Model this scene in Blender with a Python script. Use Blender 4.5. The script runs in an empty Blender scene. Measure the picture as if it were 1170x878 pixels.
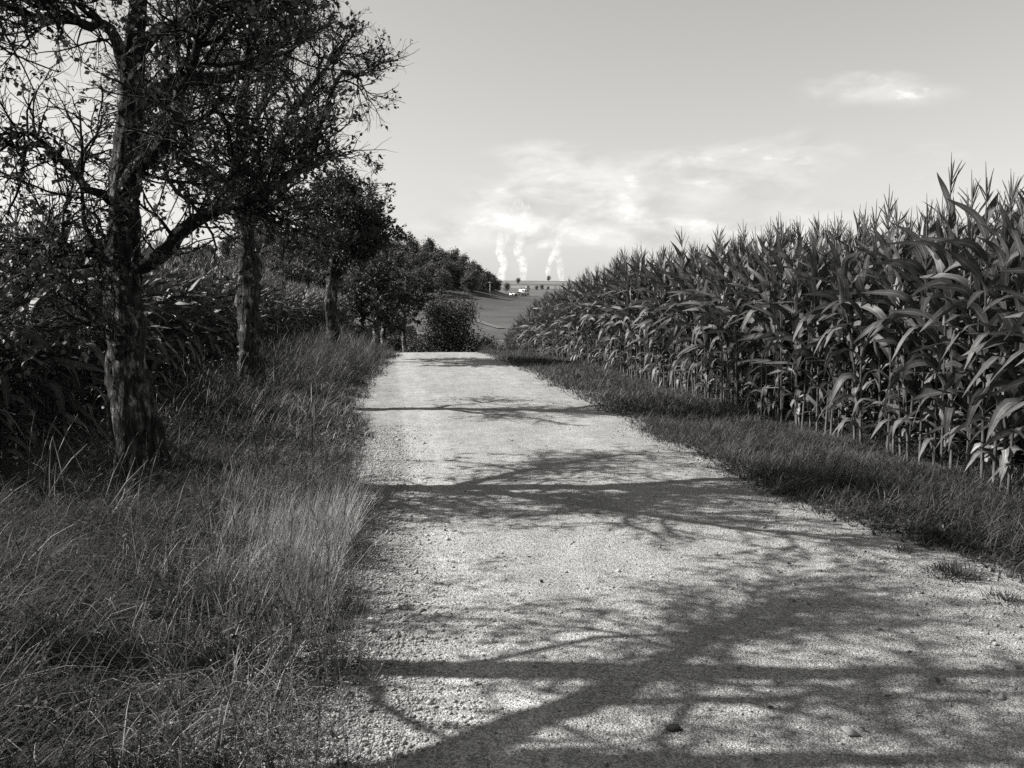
import bpy, math, random
import numpy as np
from mathutils import Vector, Euler, Matrix

S = bpy.context.scene
COL = S.collection
rad = math.radians
PI = math.pi

# ------------------------------------------------------------------ camera
CAM_Z, PITCH, YAW, F = 1.6, 5.2, 7.8, 1000.0          # metres, degrees, degrees, focal length in px of a 1170 px wide frame
cam = bpy.data.cameras.new('camera')
cam.sensor_width = 36.0
cam.lens = F / 1170 * 36.0
cam.clip_start, cam.clip_end = 0.05, 20000
cam_o = bpy.data.objects.new('camera', cam)
cam_o.location = (0, 0, CAM_Z)
cam_o.rotation_euler = (rad(90 - PITCH), 0, rad(-YAW))
COL.objects.link(cam_o)
S.camera = cam_o

# ------------------------------------------------------------------ light
SUN_EL, SUN_AZ = 40.0, -79.0                          # azimuth clockwise from +Y (the road's direction)
SKY_STRENGTH, SUN_STRENGTH = 0.055, 5.0
S.view_settings.view_transform = 'Standard'
S.view_settings.look = 'None'
S.view_settings.gamma = 1.0
S.view_settings.exposure = 1.16
S.cycles.volume_bounces = 6
S.cycles.max_bounces = 10
S.cycles.diffuse_bounces = 4
S.cycles.use_denoising = False

se, ce = math.sin(rad(SUN_EL)), math.cos(rad(SUN_EL))
to_sun = Vector((math.sin(rad(SUN_AZ)) * ce, math.cos(rad(SUN_AZ)) * ce, se))
sun = bpy.data.lights.new('sun', 'SUN')
sun.energy = SUN_STRENGTH
sun.angle = rad(0.5)
sun.color = (1.0, 0.982, 0.945)
sun_o = bpy.data.objects.new('sun', sun)
sun_o.rotation_euler = (-to_sun).to_track_quat('-Z', 'Y').to_euler()
sun_o.location = (-20, 5, 20)
COL.objects.link(sun_o)


def azel(px, py):
    """direction of a place in the sky (azimuth from +Y, elevation), measured off the photograph"""
    v = Vector(((px - 585) / F, (439 - py) / F, -1.0))
    v.rotate(Euler((rad(90 - PITCH), 0, rad(-YAW))))
    return math.atan2(v.x, v.y), math.atan2(v.z, math.hypot(v.x, v.y))


def at(px, y):
    """world x of something seen at column px that stands at distance y"""
    a, _ = azel(px, 348)
    return math.tan(a) * y


class Nodes:
    """small helper for building node trees"""
    def __init__(self, tree):
        self.t = tree
        tree.nodes.clear()

    def n(self, kind, **kw):
        nd = self.t.nodes.new(kind)
        for k, v in kw.items():
            setattr(nd, k, v)
        return nd

    def put(self, sock, v):
        if hasattr(v, 'is_linked'):
            self.t.links.new(v, sock)
        elif v is not None:
            if hasattr(sock, 'default_value') and not isinstance(v, (int, float)) and len(v) == 3 and sock.type == 'RGBA':
                v = (*v, 1)
            sock.default_value = v

    def m(self, op, a, b=None, c=None, clamp=False):
        nd = self.n('ShaderNodeMath', operation=op, use_clamp=clamp)
        self.put(nd.inputs[0], a)
        if b is not None: self.put(nd.inputs[1], b)
        if c is not None: self.put(nd.inputs[2], c)
        return nd.outputs[0]

    def smooth(self, v, lo, hi, a=0.0, b=1.0):
        nd = self.n('ShaderNodeMapRange', interpolation_type='SMOOTHSTEP')
        self.put(nd.inputs[0], v)
        for k, x in zip((1, 2, 3, 4), (lo, hi, a, b)):
            self.put(nd.inputs[k], x)
        return nd.outputs[0]

    def noise(self, vec, scale, detail=4, rough=0.55, dist=0.0):
        nd = self.n('ShaderNodeTexNoise')
        if vec is not None: self.put(nd.inputs['Vector'], vec)
        nd.inputs['Scale'].default_value = scale
        nd.inputs['Detail'].default_value = detail
        nd.inputs['Roughness'].default_value = rough
        nd.inputs['Distortion'].default_value = dist
        return nd.outputs[0]

    def vor(self, vec, scale, out='Distance', feature='F1'):
        nd = self.n('ShaderNodeTexVoronoi', feature=feature)
        if vec is not None: self.put(nd.inputs['Vector'], vec)
        nd.inputs['Scale'].default_value = scale
        return nd.outputs[out]

    def mapping(self, vec, scale=(1, 1, 1)):
        nd = self.n('ShaderNodeMapping')
        self.put(nd.inputs[0], vec)
        nd.inputs['Scale'].default_value = scale
        return nd.outputs[0]

    def attr(self, name):
        return self.n('ShaderNodeAttribute', attribute_name=name).outputs['Fac']

    def grey(self, v):
        """value -> neutral colour"""
        nd = self.n('ShaderNodeCombineColor')
        for k in range(3): self.put(nd.inputs[k], v)
        return nd.outputs[0]

    def bump(self, h, strength, dist):
        nd = self.n('ShaderNodeBump')
        nd.inputs['Strength'].default_value = strength
        nd.inputs['Distance'].default_value = dist
        self.put(nd.inputs['Height'], h)
        return nd.outputs[0]


# ------------------------------------------------------------------ world: daylight sky with thin clouds, black-and-white
W = bpy.data.worlds.new('World')
S.world = W
W.use_nodes = True
N = Nodes(W.node_tree)
sky = N.n('ShaderNodeTexSky', sky_type='NISHITA', sun_disc=False)
sky.sun_elevation = rad(SUN_EL)
sky.sun_rotation = rad(SUN_AZ)
sky.air_density, sky.dust_density, sky.ozone_density = 1.0, 0.0, 6.0
bw = N.n('ShaderNodeSeparateColor')                   # the plate is blue-sensitive: its grey is the sky's blue
N.put(bw.inputs[0], sky.outputs[0])
lum = bw.outputs[2]
tc = N.n('ShaderNodeTexCoord')
sep = N.n('ShaderNodeSeparateXYZ')
N.put(sep.inputs[0], tc.outputs['Generated'])
az = N.m('ARCTAN2', sep.outputs[0], sep.outputs[1])
el = N.m('ARCSINE', sep.outputs[2])
cv = N.n('ShaderNodeCombineXYZ')
N.put(cv.inputs[0], N.m('MULTIPLY', az, 8.0))
N.put(cv.inputs[1], N.m('MULTIPLY', el, 19.0))
cn = N.noise(cv.outputs[0], 1.0, 7, 0.58, 0.6)
cn2 = N.noise(cv.outputs[0], 1.7, 6, 0.55, 0.4)
cover = N.m('MULTIPLY', N.smooth(el, 0.0, 0.06), N.smooth(el, 0.10, 0.24, 0.06, -0.25))
for px, py, sx, sy, w in ((610, 172, 90, 14, .24), (640, 215, 90, 34, .34), (690, 235, 110, 30, .22), (776, 183, 44, 14, .34), (830, 196, 80, 26, .20),
                          (985, 95, 66, 17, .56), (1075, 108, 100, 16, .30), (960, 165, 70, 26, .10), (640, 272, 170, 20, .16), (800, 262, 190, 14, .30), (900, 170, 110, 30, .2),
                          (540, 262, 60, 22, .14), (600, 246, 60, 36, .1)):
    a0, e0 = azel(px, py)
    dx = N.m('DIVIDE', N.m('SUBTRACT', az, a0), sx / F)
    dy = N.m('DIVIDE', N.m('SUBTRACT', el, e0), sy / F)
    r2 = N.m('ADD', N.m('MULTIPLY', dx, dx), N.m('MULTIPLY', dy, dy))
    cover = N.m('ADD', cover, N.m('MULTIPLY', N.m('EXPONENT', N.m('MULTIPLY', r2, -1.0)), w))
cd = N.smooth(N.m('ADD', cn, N.m('MULTIPLY', cover, 1.25)), 0.50, 0.98)
CLOUD = 7.8                                           # radiance of sunlit cloud in the sky texture's unit
cval = N.m('MULTIPLY', N.smooth(cn2, 0.3, 0.7, 0.66, 1.06), CLOUD)
pn = N.noise(cv.outputs[0], 2.6, 8, 0.6, 0.15)
puff = N.smooth(N.m('ADD', pn, N.m('MULTIPLY', cover, 0.62)), 0.67, 0.86)
cval = N.m('MULTIPLY', cval, N.m('ADD', 1.0, N.m('MULTIPLY', puff, 0.14)))
cd = N.m('MAXIMUM', N.m('MULTIPLY', cd, 0.72), N.m('MULTIPLY', puff, 0.95))
mixv = N.n('ShaderNodeMix', data_type='FLOAT')
N.put(mixv.inputs[0], N.m('MULTIPLY', cd, 0.9))
N.put(mixv.inputs[2], lum)
N.put(mixv.inputs[3], cval)
tint = N.n('ShaderNodeCombineColor')
for k, s in enumerate((1.0, 0.988, 0.955)):
    N.put(tint.inputs[k], N.m('MULTIPLY', mixv.outputs[0], s))
bg = N.n('ShaderNodeBackground')
N.put(bg.inputs[0], tint.outputs[0])
bg.inputs[1].default_value = SKY_STRENGTH
out = N.n('ShaderNodeOutputWorld')
N.put(out.inputs[0], bg.outputs[0])


# ------------------------------------------------------------------ mesh helpers
class MB:
    """collects quads and triangles with two per-vertex values: tone (own colour) and u (place across a leaf)"""
    def __init__(self):
        self.V, self.Q, self.T, self.tone, self.u, self.n = [], [], [], [], [], 0

    def add(self, V, F, tone=0.1, u=1.0):
        V = np.asarray(V, dtype=np.float64).reshape(-1, 3)
        F = np.asarray(F, dtype=np.int64)
        (self.Q if F.shape[1] == 4 else self.T).append(F + self.n)
        m = len(V)
        self.V.append(V)
        self.tone.append(np.broadcast_to(np.asarray(tone, dtype=np.float32), (m,)))
        self.u.append(np.broadcast_to(np.asarray(u, dtype=np.float32), (m,)))
        self.n += m
        return self

    def mesh(self, name, mat, smooth=True):
        V = np.concatenate(self.V)
        Q = np.concatenate(self.Q) if self.Q else np.zeros((0, 4), int)
        T = np.concatenate(self.T) if self.T else np.zeros((0, 3), int)
        me = bpy.data.meshes.new(name)
        me.vertices.add(len(V))
        me.vertices.foreach_set('co', V.astype(np.float32).ravel())
        loops = np.concatenate([Q.ravel(), T.ravel()]).astype(np.int32)
        me.loops.add(len(loops))
        me.loops.foreach_set('vertex_index', loops)
        nq, nt = len(Q), len(T)
        me.polygons.add(nq + nt)
        me.polygons.foreach_set('loop_start', np.concatenate([np.arange(nq) * 4, nq * 4 + np.arange(nt) * 3]).astype(np.int32))
        me.polygons.foreach_set('loop_total', np.concatenate([np.full(nq, 4), np.full(nt, 3)]).astype(np.int32))
        if smooth:
            me.polygons.foreach_set('use_smooth', np.ones(nq + nt, dtype=bool))
        for nm, dat in (('tone', self.tone), ('u', self.u)):
            a = me.attributes.new(nm, 'FLOAT', 'POINT')
            a.data.foreach_set('value', np.concatenate(dat).astype(np.float32))
        me.materials.append(mat)
        me.update(calc_edges=True)
        return me

    def build(self, name, mat, parent=None, smooth=True):
        return obj(name, self.mesh(name, mat, smooth), parent)


def obj(name, me, parent=None):
    o = bpy.data.objects.new(name, me)
    COL.objects.link(o)
    if parent is not None:
        o.parent = parent
    return o


def thing(name, label, cat, loc=(0, 0, 0), rz=0.0, group=None):
    o = bpy.data.objects.new(name, None)
    o.empty_display_size = 0.2
    COL.objects.link(o)
    o.location = loc
    o.rotation_euler = (0, 0, rz)
    return tag(o, label, cat, group)


def tag(o, label=None, cat=None, group=None, kind=None):
    if label: o['label'] = label
    if cat: o['category'] = cat
    if group: o['group'] = group
    if kind: o['kind'] = kind
    return o


def nrm(a):
    return a / np.maximum(np.linalg.norm(a, axis=-1, keepdims=True), 1e-9)


def tubes(P, R, k):
    """m tubes of n rings with k sides"""
    P = np.asarray(P, float)
    m, n, _ = P.shape
    R = np.broadcast_to(np.asarray(R, float), (m, n))
    T = nrm(np.gradient(P, axis=1))
    mean = nrm(P[:, -1] - P[:, 0])
    ref = np.where(np.abs(mean[:, 2:3]) > 0.8, np.array([[1.0, 0, 0]]), np.array([[0, 0, 1.0]]))[:, None, :]
    A = nrm(np.cross(T, ref))
    B = np.cross(T, A)
    th = np.arange(k) * 2 * PI / k
    V = P[:, :, None] + R[:, :, None, None] * (np.cos(th)[None, None, :, None] * A[:, :, None] + np.sin(th)[None, None, :, None] * B[:, :, None])
    i, j, a = np.meshgrid(np.arange(m), np.arange(n - 1), np.arange(k), indexing='ij')
    idx = lambda j, a: (i * n + j) * k + a % k
    Fq = np.stack([idx(j, a), idx(j, a + 1), idx(j + 1, a + 1), idx(j + 1, a)], -1).reshape(-1, 4)
    return V.reshape(-1, 3), Fq


def strips(base, azim, L, Wd, ph0, bend, n, tone, tipw=0.08):
    """m blades of n segments; ph0 = lean off the vertical at the foot, bend = how much further the tip leans"""
    m = len(base)
    t = (np.arange(n) + 0.5) / n
    ph = ph0[:, None] + bend[:, None] * t[None]
    d = np.stack([np.sin(ph) * np.cos(azim)[:, None], np.sin(ph) * np.sin(azim)[:, None], np.cos(ph)], -1) * (L / n)[:, None, None]
    C = np.concatenate([base[:, None], base[:, None] + np.cumsum(d, 1)], 1)
    tt = np.arange(n + 1) / n
    w = Wd[:, None] * (0.5 * np.clip(1.15 - tt ** 2, tipw, 1))[None]
    side = np.stack([-np.sin(azim), np.cos(azim), np.zeros(m)], -1)[:, None] * w[..., None]
    V = np.stack([C - side, C + side], 2)
    i, j = np.meshgrid(np.arange(m), np.arange(n), indexing='ij')
    q = lambda j, s: (i * (n + 1) + j) * 2 + s
    Fq = np.stack([q(j, 0), q(j, 1), q(j + 1, 1), q(j + 1, 0)], -1).reshape(-1, 4)
    return V.reshape(-1, 3), Fq, np.repeat(tone, (n + 1) * 2)


def cards(C, D, Nn, L, Wd):
    """leaf shaped quads, folded along the middle: foot, side, tip, side"""
    S_ = np.cross(D, Nn)
    S_ = nrm(S_)
    up = np.cross(S_, D)
    L, Wd = L[:, None], Wd[:, None]
    a = C
    b = C + D * L * 0.45 + S_ * Wd * 0.5 + up * Wd * 0.16
    c = C + D * L
    d = C + D * L * 0.45 - S_ * Wd * 0.5 + up * Wd * 0.16
    V = np.stack([a, b, c, d], 1).reshape(-1, 3)
    k = np.arange(len(C))[:, None] * 4
    return V, np.concatenate([k + np.array([[0, 1, 2]]), k + np.array([[0, 2, 3]])], 0)


_lat = np.random.default_rng(5).random((256, 256))


def vnoise(x, y, s):
    """smooth value noise with features about s metres across, 0..1"""
    x, y = np.asarray(x) / s + 100.3, np.asarray(y) / s + 77.7
    xi, yi = np.floor(x).astype(int), np.floor(y).astype(int)
    fx, fy = x - xi, y - yi
    fx, fy = fx * fx * (3 - 2 * fx), fy * fy * (3 - 2 * fy)
    g = lambda a, b: _lat[a % 256, b % 256]
    return (g(xi, yi) * (1 - fx) + g(xi + 1, yi) * fx) * (1 - fy) + (g(xi, yi + 1) * (1 - fx) + g(xi + 1, yi + 1) * fx) * fy


def sstep(v, a, b):
    t = np.clip((np.asarray(v, float) - a) / (b - a), 0, 1)
    return t * t * (3 - 2 * t)


def hermite(tab):
    X = np.array([p[0] for p in tab], float)
    Y = np.array([p[1] for p in tab], float)
    d = np.diff(Y) / np.diff(X)
    mm = np.concatenate([[d[0]], np.where(d[:-1] * d[1:] > 0, 2 * d[:-1] * d[1:] / (d[:-1] + d[1:] + 1e-12), 0), [d[-1]]])

    def f(x):
        x = np.clip(np.asarray(x, float), X[0], X[-1])
        i = np.clip(np.searchsorted(X, x) - 1, 0, len(X) - 2)
        h = X[i + 1] - X[i]
        t = (x - X[i]) / h
        return (Y[i] * (1 + 2 * t) * (1 - t) ** 2 + mm[i] * h * t * (1 - t) ** 2 + Y[i + 1] * t * t * (3 - 2 * t) + mm[i + 1] * h * t * t * (t - 1))
    return f


# ------------------------------------------------------------------ lie of the land
road_profile = hermite([(-60, 0), (0, 0), (20, 0), (26, 0), (31, -.12), (36, -.6), (42, -1.25), (50, -2.1), (60, -3), (90, -5.3), (130, -6.8), (170, -6.7),
                        (200, -6), (300, -3), (450, 1.5), (600, 6), (800, 14), (1100, 28), (1400, 41), (1600, 45.5), (1800, 45), (2600, 20), (6000, -20)])
left_profile = hermite([(-60, -.4), (0, -.4), (25, -.4), (50, -.5), (90, -.55), (115, -2.9), (140, -5.4), (170, -6.4), (200, -6), (300, -3), (450, 1.5),
                        (600, 6), (800, 14), (1100, 28), (1400, 41), (1600, 45.5), (1800, 45), (2600, 20), (6000, -20)])
bank = hermite([(-60, 0), (3, 0), (6, .03), (8, .07), (14, .28), (25, .42), (31, .42), (42, .3), (62, 0), (6000, 0)])


def shift(y):
    """the road bends to the right beyond the crest"""
    return 0.02 * np.clip(np.asarray(y, float) - 30, 0, 60) ** 1.7


def ground_z(x, y):
    x, y = np.asarray(x, float), np.asarray(y, float)
    s = 1 - sstep(x - shift(y) * .3, -4.2, -2.7)
    z = (road_profile(y) + bank(y) * (1 - sstep(x, -1.9, -.4))) * (1 - s) + left_profile(y) * s
    hill = 22 * np.exp(-((x + 22) / 76) ** 4 - ((y - 520) / 58) ** 2 / 2) + 17 * np.exp(-((x + 150) / 75) ** 2 / 2 - ((y - 540) / 70) ** 2 / 2)
    z = z - .5 * sstep(x, 4.2, 6) * sstep(y, 22, 38) * (1 - sstep(y, 70, 110))
    rough = (vnoise(x, y, .9) - .5) * .06 * sstep(np.abs(x - 1.45), 1.9, 2.6) * (1 - sstep(y, 60, 90))
    far = (vnoise(x, y, 90) - .5) * 2.0 * sstep(y, 150, 500)
    tilt = -0.012 * np.clip(x - 60, -400, 600) * sstep(y, 700, 1500)
    return z + hill + rough + far + tilt


# ------------------------------------------------------------------ materials (all neutral greys: a black-and-white place)
def material(name):
    m = bpy.data.materials.new(name)
    m.use_nodes = True
    return m, Nodes(m.node_tree)


def finish(n, surf, vol=None):
    o = n.n('ShaderNodeOutputMaterial')
    if surf is not None: n.put(o.inputs['Surface'], surf)
    if vol is not None: n.put(o.inputs['Volume'], vol)


def principled(n, col, rough=0.7, spec=0.3, normal=None):
    p = n.n('ShaderNodeBsdfPrincipled')
    n.put(p.inputs['Base Color'], col)
    n.put(p.inputs['Roughness'], rough)
    p.inputs['Specular IOR Level'].default_value = spec
    if normal is not None: n.put(p.inputs['Normal'], normal)
    return p.outputs[0]


def leafy(name, gain=1.0, rough=0.5, spec=0.35, trans=0.25, rib=False):
    """leaf material: colour from the leaf's own tone, some light comes through"""
    m, n = material(name)
    tone = n.m('MULTIPLY', n.attr('tone'), gain)
    geo = n.n('ShaderNodeNewGeometry')
    nz = n.noise(geo.outputs['Position'], 9.0, 3)
    tone = n.m('MULTIPLY', tone, n.smooth(nz, .3, .7, .75, 1.25))
    nrmv = None
    if rib:
        u = n.m('ABSOLUTE', n.attr('u'))
        tone = n.m('MULTIPLY', tone, n.smooth(u, 0.03, 0.16, 2.3, 1.0))
        vein = n.m('SINE', n.m('MULTIPLY', n.attr('u'), 34.0))
        nrmv = n.bump(vein, .25, .003)
    col = n.grey(tone)
    s = principled(n, col, rough, spec, nrmv)
    tr = n.n('ShaderNodeBsdfTranslucent')
    n.put(tr.inputs[0], col)
    mx = n.n('ShaderNodeMixShader')
    mx.inputs[0].default_value = trans
    n.put(mx.inputs[1], s)
    n.put(mx.inputs[2], tr.outputs[0])
    finish(n, mx.outputs[0])
    return m


M_CORN = leafy('corn_leaf', 1.0, .46, .38, .24, rib=True)
M_GRASS = leafy('grass_blade', 1.0, .6, .15, .32)
M_LEAF = leafy('tree_leaf', 1.0, .55, .3, .2)
M_FOREST = leafy('far_foliage', 1.0, .7, .2, .2)

m, n = material('bark')
tcn = n.n('ShaderNodeTexCoord').outputs['Object']
st = n.mapping(tcn, (1, 1, .35))
n1 = n.noise(st, 22, 6, .65)
n2 = n.noise(tcn, 3.2, 5, .6)
cr = n.vor(n.mapping(tcn, (1, 1, .4)), 26, feature='DISTANCE_TO_EDGE')
lich = n.smooth(n.m('ADD', n2, n.m('MULTIPLY', n1, .35)), .70, .80)
base = n.smooth(n1, .3, .72, .02, .075)
colv = n.m('ADD', n.m('MULTIPLY', base, n.m('SUBTRACT', 1.0, lich)), n.m('MULTIPLY', lich, n.smooth(n1, .3, .7, .12, .26)))
fis = n.noise(n.mapping(tcn, (1, 1, .16)), 34, 5, .7, .6)
colv = n.m('MULTIPLY', colv, n.smooth(cr, 0, .06, .75, 1))
colv = n.m('MULTIPLY', colv, n.smooth(fis, .36, .56, .4, 1.15))
colv = n.m('MULTIPLY', colv, n.attr('tone'))
hh = n.m('ADD', n.m('MULTIPLY', n1, .7), n.m('MULTIPLY', n.smooth(fis, .3, .6), .9))
finish(n, principled(n, n.grey(colv), .9, .15, n.bump(hh, 1.0, .035)))
M_BARK = m

m, n = material('gravel_road')
pos = n.n('ShaderNodeNewGeometry').outputs['Position']
tone = n.attr('tone')
u = n.attr('u')
g1 = n.vor(pos, 125, 'Color')
g1s = n.n('ShaderNodeSeparateColor'); n.put(g1s.inputs[0], g1)
g2 = n.vor(pos, 125, 'Distance')
g3 = n.vor(pos, 60, 'Distance')
f1 = n.noise(pos, 140, 3, .7)
f2 = n.noise(pos, 2.2, 5, .6)
f3 = n.noise(n.mapping(pos, (1, .12, 1)), 4.5, 4, .6)
v = n.m('MULTIPLY', tone, n.smooth(g1s.outputs[0], 0, 1, .62, 1.32))
v = n.m('MULTIPLY', v, n.smooth(f1, .3, .7, .82, 1.18))
v = n.m('MULTIPLY', v, n.smooth(f2, .3, .7, .88, 1.1))
v = n.m('MULTIPLY', v, n.smooth(f3, .3, .7, .92, 1.07))
v = n.m('MULTIPLY', v, n.smooth(g2, .35, .75, 1.0, .62))
v = n.m('MULTIPLY', v, n.smooth(n.noise(pos, 30, 4, .7), .32, .68, .84, 1.16))
v = n.m('MULTIPLY', v, n.smooth(n.noise(pos, 9, 3, .6), .35, .65, .93, 1.06))
h = n.m('ADD', n.m('MULTIPLY', g2, -1.0), n.m('MULTIPLY', n.m('MULTIPLY', g3, u), -1.2))
finish(n, principled(n, n.grey(v), .9, .2, n.bump(h, .7, .007)))
M_ROAD = m

m, n = material('stone')
pos = n.n('ShaderNodeNewGeometry').outputs['Position']
finish(n, principled(n, n.grey(n.m('MULTIPLY', n.attr('tone'), n.smooth(n.noise(pos, 160, 3), .3, .7, .75, 1.2))), .85, .25))
M_STONE = m

m, n = material('earth_and_fields')
pos = n.n('ShaderNodeNewGeometry').outputs['Position']
v = n.m('MULTIPLY', n.attr('tone'), n.smooth(n.noise(pos, .035, 6, .65), .3, .7, .75, 1.25))
v = n.m('MULTIPLY', v, n.smooth(n.noise(pos, 7, 5, .7), .3, .7, .7, 1.3))
finish(n, principled(n, n.grey(v), .95, .1, n.bump(n.noise(pos, 14, 5, .7), .6, .03)))
M_GROUND = m


def plain(name, g, rough=.7, spec=.3, var=.12, scale=6.0):
    m, n = material(name)
    p = n.n('ShaderNodeTexCoord').outputs['Object']
    v = n.m('MULTIPLY', n.smooth(n.noise(p, scale, 5, .6), .3, .7, 1 - var, 1 + var), g)
    finish(n, principled(n, n.grey(v), rough, spec))
    return m


M_WALL = plain('white_render', .7, .8)
M_ROOF = plain('roof_tile', .13, .8, .2, .3, 3)
M_GLASS = plain('dark_glass', .03, .15, .6)
M_CONCRETE = plain('concrete', .35, .85)
M_FRUITWOOD = M_BARK

m, n = material('steam')
tcn = n.n('ShaderNodeTexCoord').outputs['Object']
nz = n.noise(tcn, .04, 6, .62, .5)
sz = n.n('ShaderNodeSeparateXYZ'); n.put(sz.inputs[0], tcn)
thin = n.smooth(sz.outputs[2], 20, 230)                # the steam thins out as it rises
dens = n.m('MULTIPLY', n.smooth(n.m('SUBTRACT', nz, n.m('MULTIPLY', thin, .06)), .36, .64), n.smooth(thin, 0, 1, .05, .008))
pv = n.n('ShaderNodeVolumePrincipled')
pv.inputs['Color'].default_value = (1, 1, 1, 1)
pv.inputs['Anisotropy'].default_value = .2
n.put(pv.inputs['Density'], dens)
finish(n, None, pv.outputs[0])
M_STEAM = m

# ------------------------------------------------------------------ ground sheet to the horizon
def spaced(segs):
    out_ = [segs[0][0]]
    for a, b, s0, s1 in segs:
        p = a
        while p < b - 1e-6:
            t = (p - a) / (b - a)
            p = min(b, p + s0 * (s1 / s0) ** t)
            out_.append(p)
    return np.array(out_)


gx = spaced([(-7, -3.6, .25, .25), (-3.6, 6.5, .12, .12), (6.5, 12, .3, .6), (12, 80, .8, 5), (80, 4000, 6, 300)])
gl = spaced([(7, 80, .4, 5), (80, 4000, 6, 300)])[1:]
gx = np.concatenate([-gl[::-1], gx])
gy = spaced([(-40, -2, 4, .4), (-2, 30, .16, .16), (30, 60, .2, .8), (60, 600, .9, 6), (600, 6000, 6, 140)])
X, Y = np.meshgrid(gx, gy, indexing='ij')
Z = ground_z(X, Y)
tone = np.full(X.shape, .035)
mead = sstep(Y, 120, 175)
tone = tone * (1 - mead) + mead * (.055 + .012 * vnoise(X, Y, 40))
upper = sstep(Y, 640, 680)
tone = tone * (1 - upper) + upper * (.09 + .05 * sstep(np.sin((Y + .35 * X) / 38.0), -.2, .2) * sstep(vnoise(X, Y, 260), .35, .6))
tone = np.where(np.hypot((X + 40) / 130, (Y - 540) / 110) < .85, .035, tone)
nx, ny = X.shape
i, j = np.meshgrid(np.arange(nx - 1), np.arange(ny - 1), indexing='ij')
q = np.stack([i * ny + j, (i + 1) * ny + j, (i + 1) * ny + j + 1, i * ny + j + 1], -1).reshape(-1, 4)
tag(MB().add(np.stack([X, Y, Z], -1), q, tone.ravel()).build('ground', M_GROUND), kind='structure')

# ------------------------------------------------------------------ gravel road: one sheet over the ground
def ribbon(name, xs, ys, zfun, tonef, uf, mat):
    A, B = np.meshgrid(xs, ys, indexing='ij')
    XX = A + shift(B)
    ZZ = zfun(A, XX, B)
    a, b = A.shape
    i, j = np.meshgrid(np.arange(a - 1), np.arange(b - 1), indexing='ij')
    q = np.stack([i * b + j, (i + 1) * b + j, (i + 1) * b + j + 1, i * b + j + 1], -1).reshape(-1, 4)
    return MB().add(np.stack([XX, B, ZZ], -1), q, tonef(A, B).ravel(), uf(A, B).ravel()).build(name, mat)


def road_tone(a, y):
    line = .12 + .10 * (vnoise(0 * y + 3, y, 1.1) - .5) + .04 * (vnoise(a, y, .15) - .5) - .012 * (y - 6)* (y < 6)
    loose = 1 - sstep(a, line - .04, line + .03)
    t = .292 - .045 * loose + .03 * np.exp(-((a - line - .07) / .07) ** 2)
    t += .04 * np.exp(-((a - line - .32) / .2) ** 2) + .026 * np.exp(-((a - 2.3) / .3) ** 2) - .02 * np.exp(-((a - 1.5) / .22) ** 2) * vnoise(a, y, 1.1)
    return t + (vnoise(a, y, .6) - .5) * .03


def road_height(a, x, y):
    camber = -.02 * ((a - 1.45) / 1.75) ** 2
    lumps = (vnoise(x, y, .22) - .5) * .012 + (vnoise(x, y, .08) - .5) * .006 * (1 + 1.5 * (1 - sstep(a, 0, .3)))
    return ground_z(x, y) + .03 + camber + lumps


rx = np.arange(-.85, 3.86, .05)
ry = spaced([(-4, 2, .2, .2), (2, 12, .06, .06), (12, 70, .08, .5)])
road = ribbon('gravel_road', rx, ry, road_height, road_tone, lambda a, y: 1.15 - .65 * sstep(a, 0, .3), M_ROAD)
tag(road, kind='structure')

# far farm tracks on the valley floor
for pts in ([(10.5, 178), (8.2, 205), (3, 236), (-4, 270), (-16, 310)], [(29.5, 236), (27.5, 262), (26.4, 285), (25, 302)]):
    P = np.array(pts, float)
    tt = np.linspace(0, len(P) - 1, 40)
    px_, py_ = np.interp(tt, range(len(P)), P[:, 0]), np.interp(tt, range(len(P)), P[:, 1])
    off = np.linspace(-1.2, 1.2, 5)
    XX, YY = px_[:, None] + off[None], py_[:, None] + 0 * off[None]
    ZZ = ground_z(XX, YY) + .25
    i, j = np.meshgrid(np.arange(39), np.arange(4), indexing='ij')
    q = np.stack([i * 5 + j, (i + 1) * 5 + j, (i + 1) * 5 + j + 1, i * 5 + j + 1], -1).reshape(-1, 4)
    tag(MB().add(np.stack([XX, YY, ZZ], -1), q, .115, 1.0).build('farm_track', M_ROAD), kind='structure')

# ------------------------------------------------------------------ orchard trees
def resample(pts, n, rng, crook=0.0):
    """polyline (x, y, z, r) -> n points along it with a little crookedness"""
    P = np.array(pts, float)
    t = np.linspace(0, len(P) - 1, n)
    # Catmull-Rom through the points
    Pe = np.vstack([2 * P[0] - P[1], P, 2 * P[-1] - P[-2]])
    i = np.clip(np.floor(t).astype(int), 0, len(P) - 2)
    f = (t - i)[:, None]
    a, b, c, d = Pe[i], Pe[i + 1], Pe[i + 2], Pe[i + 3]
    Q = .5 * (2 * b + (c - a) * f + (2 * a - 5 * b + 4 * c - d) * f ** 2 + (3 * b - a - 3 * c + d) * f ** 3)
    if crook:
        w = np.cumsum(rng.normal(0, crook, (n, 3)), 0)
        w -= np.linspace(0, 1, n)[:, None] * w[-1:]
        Q[:, :3] += w
    Q[:, 3] = np.maximum(Q[:, 3], .003)
    return Q[:, :3], Q[:, 3]


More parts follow.
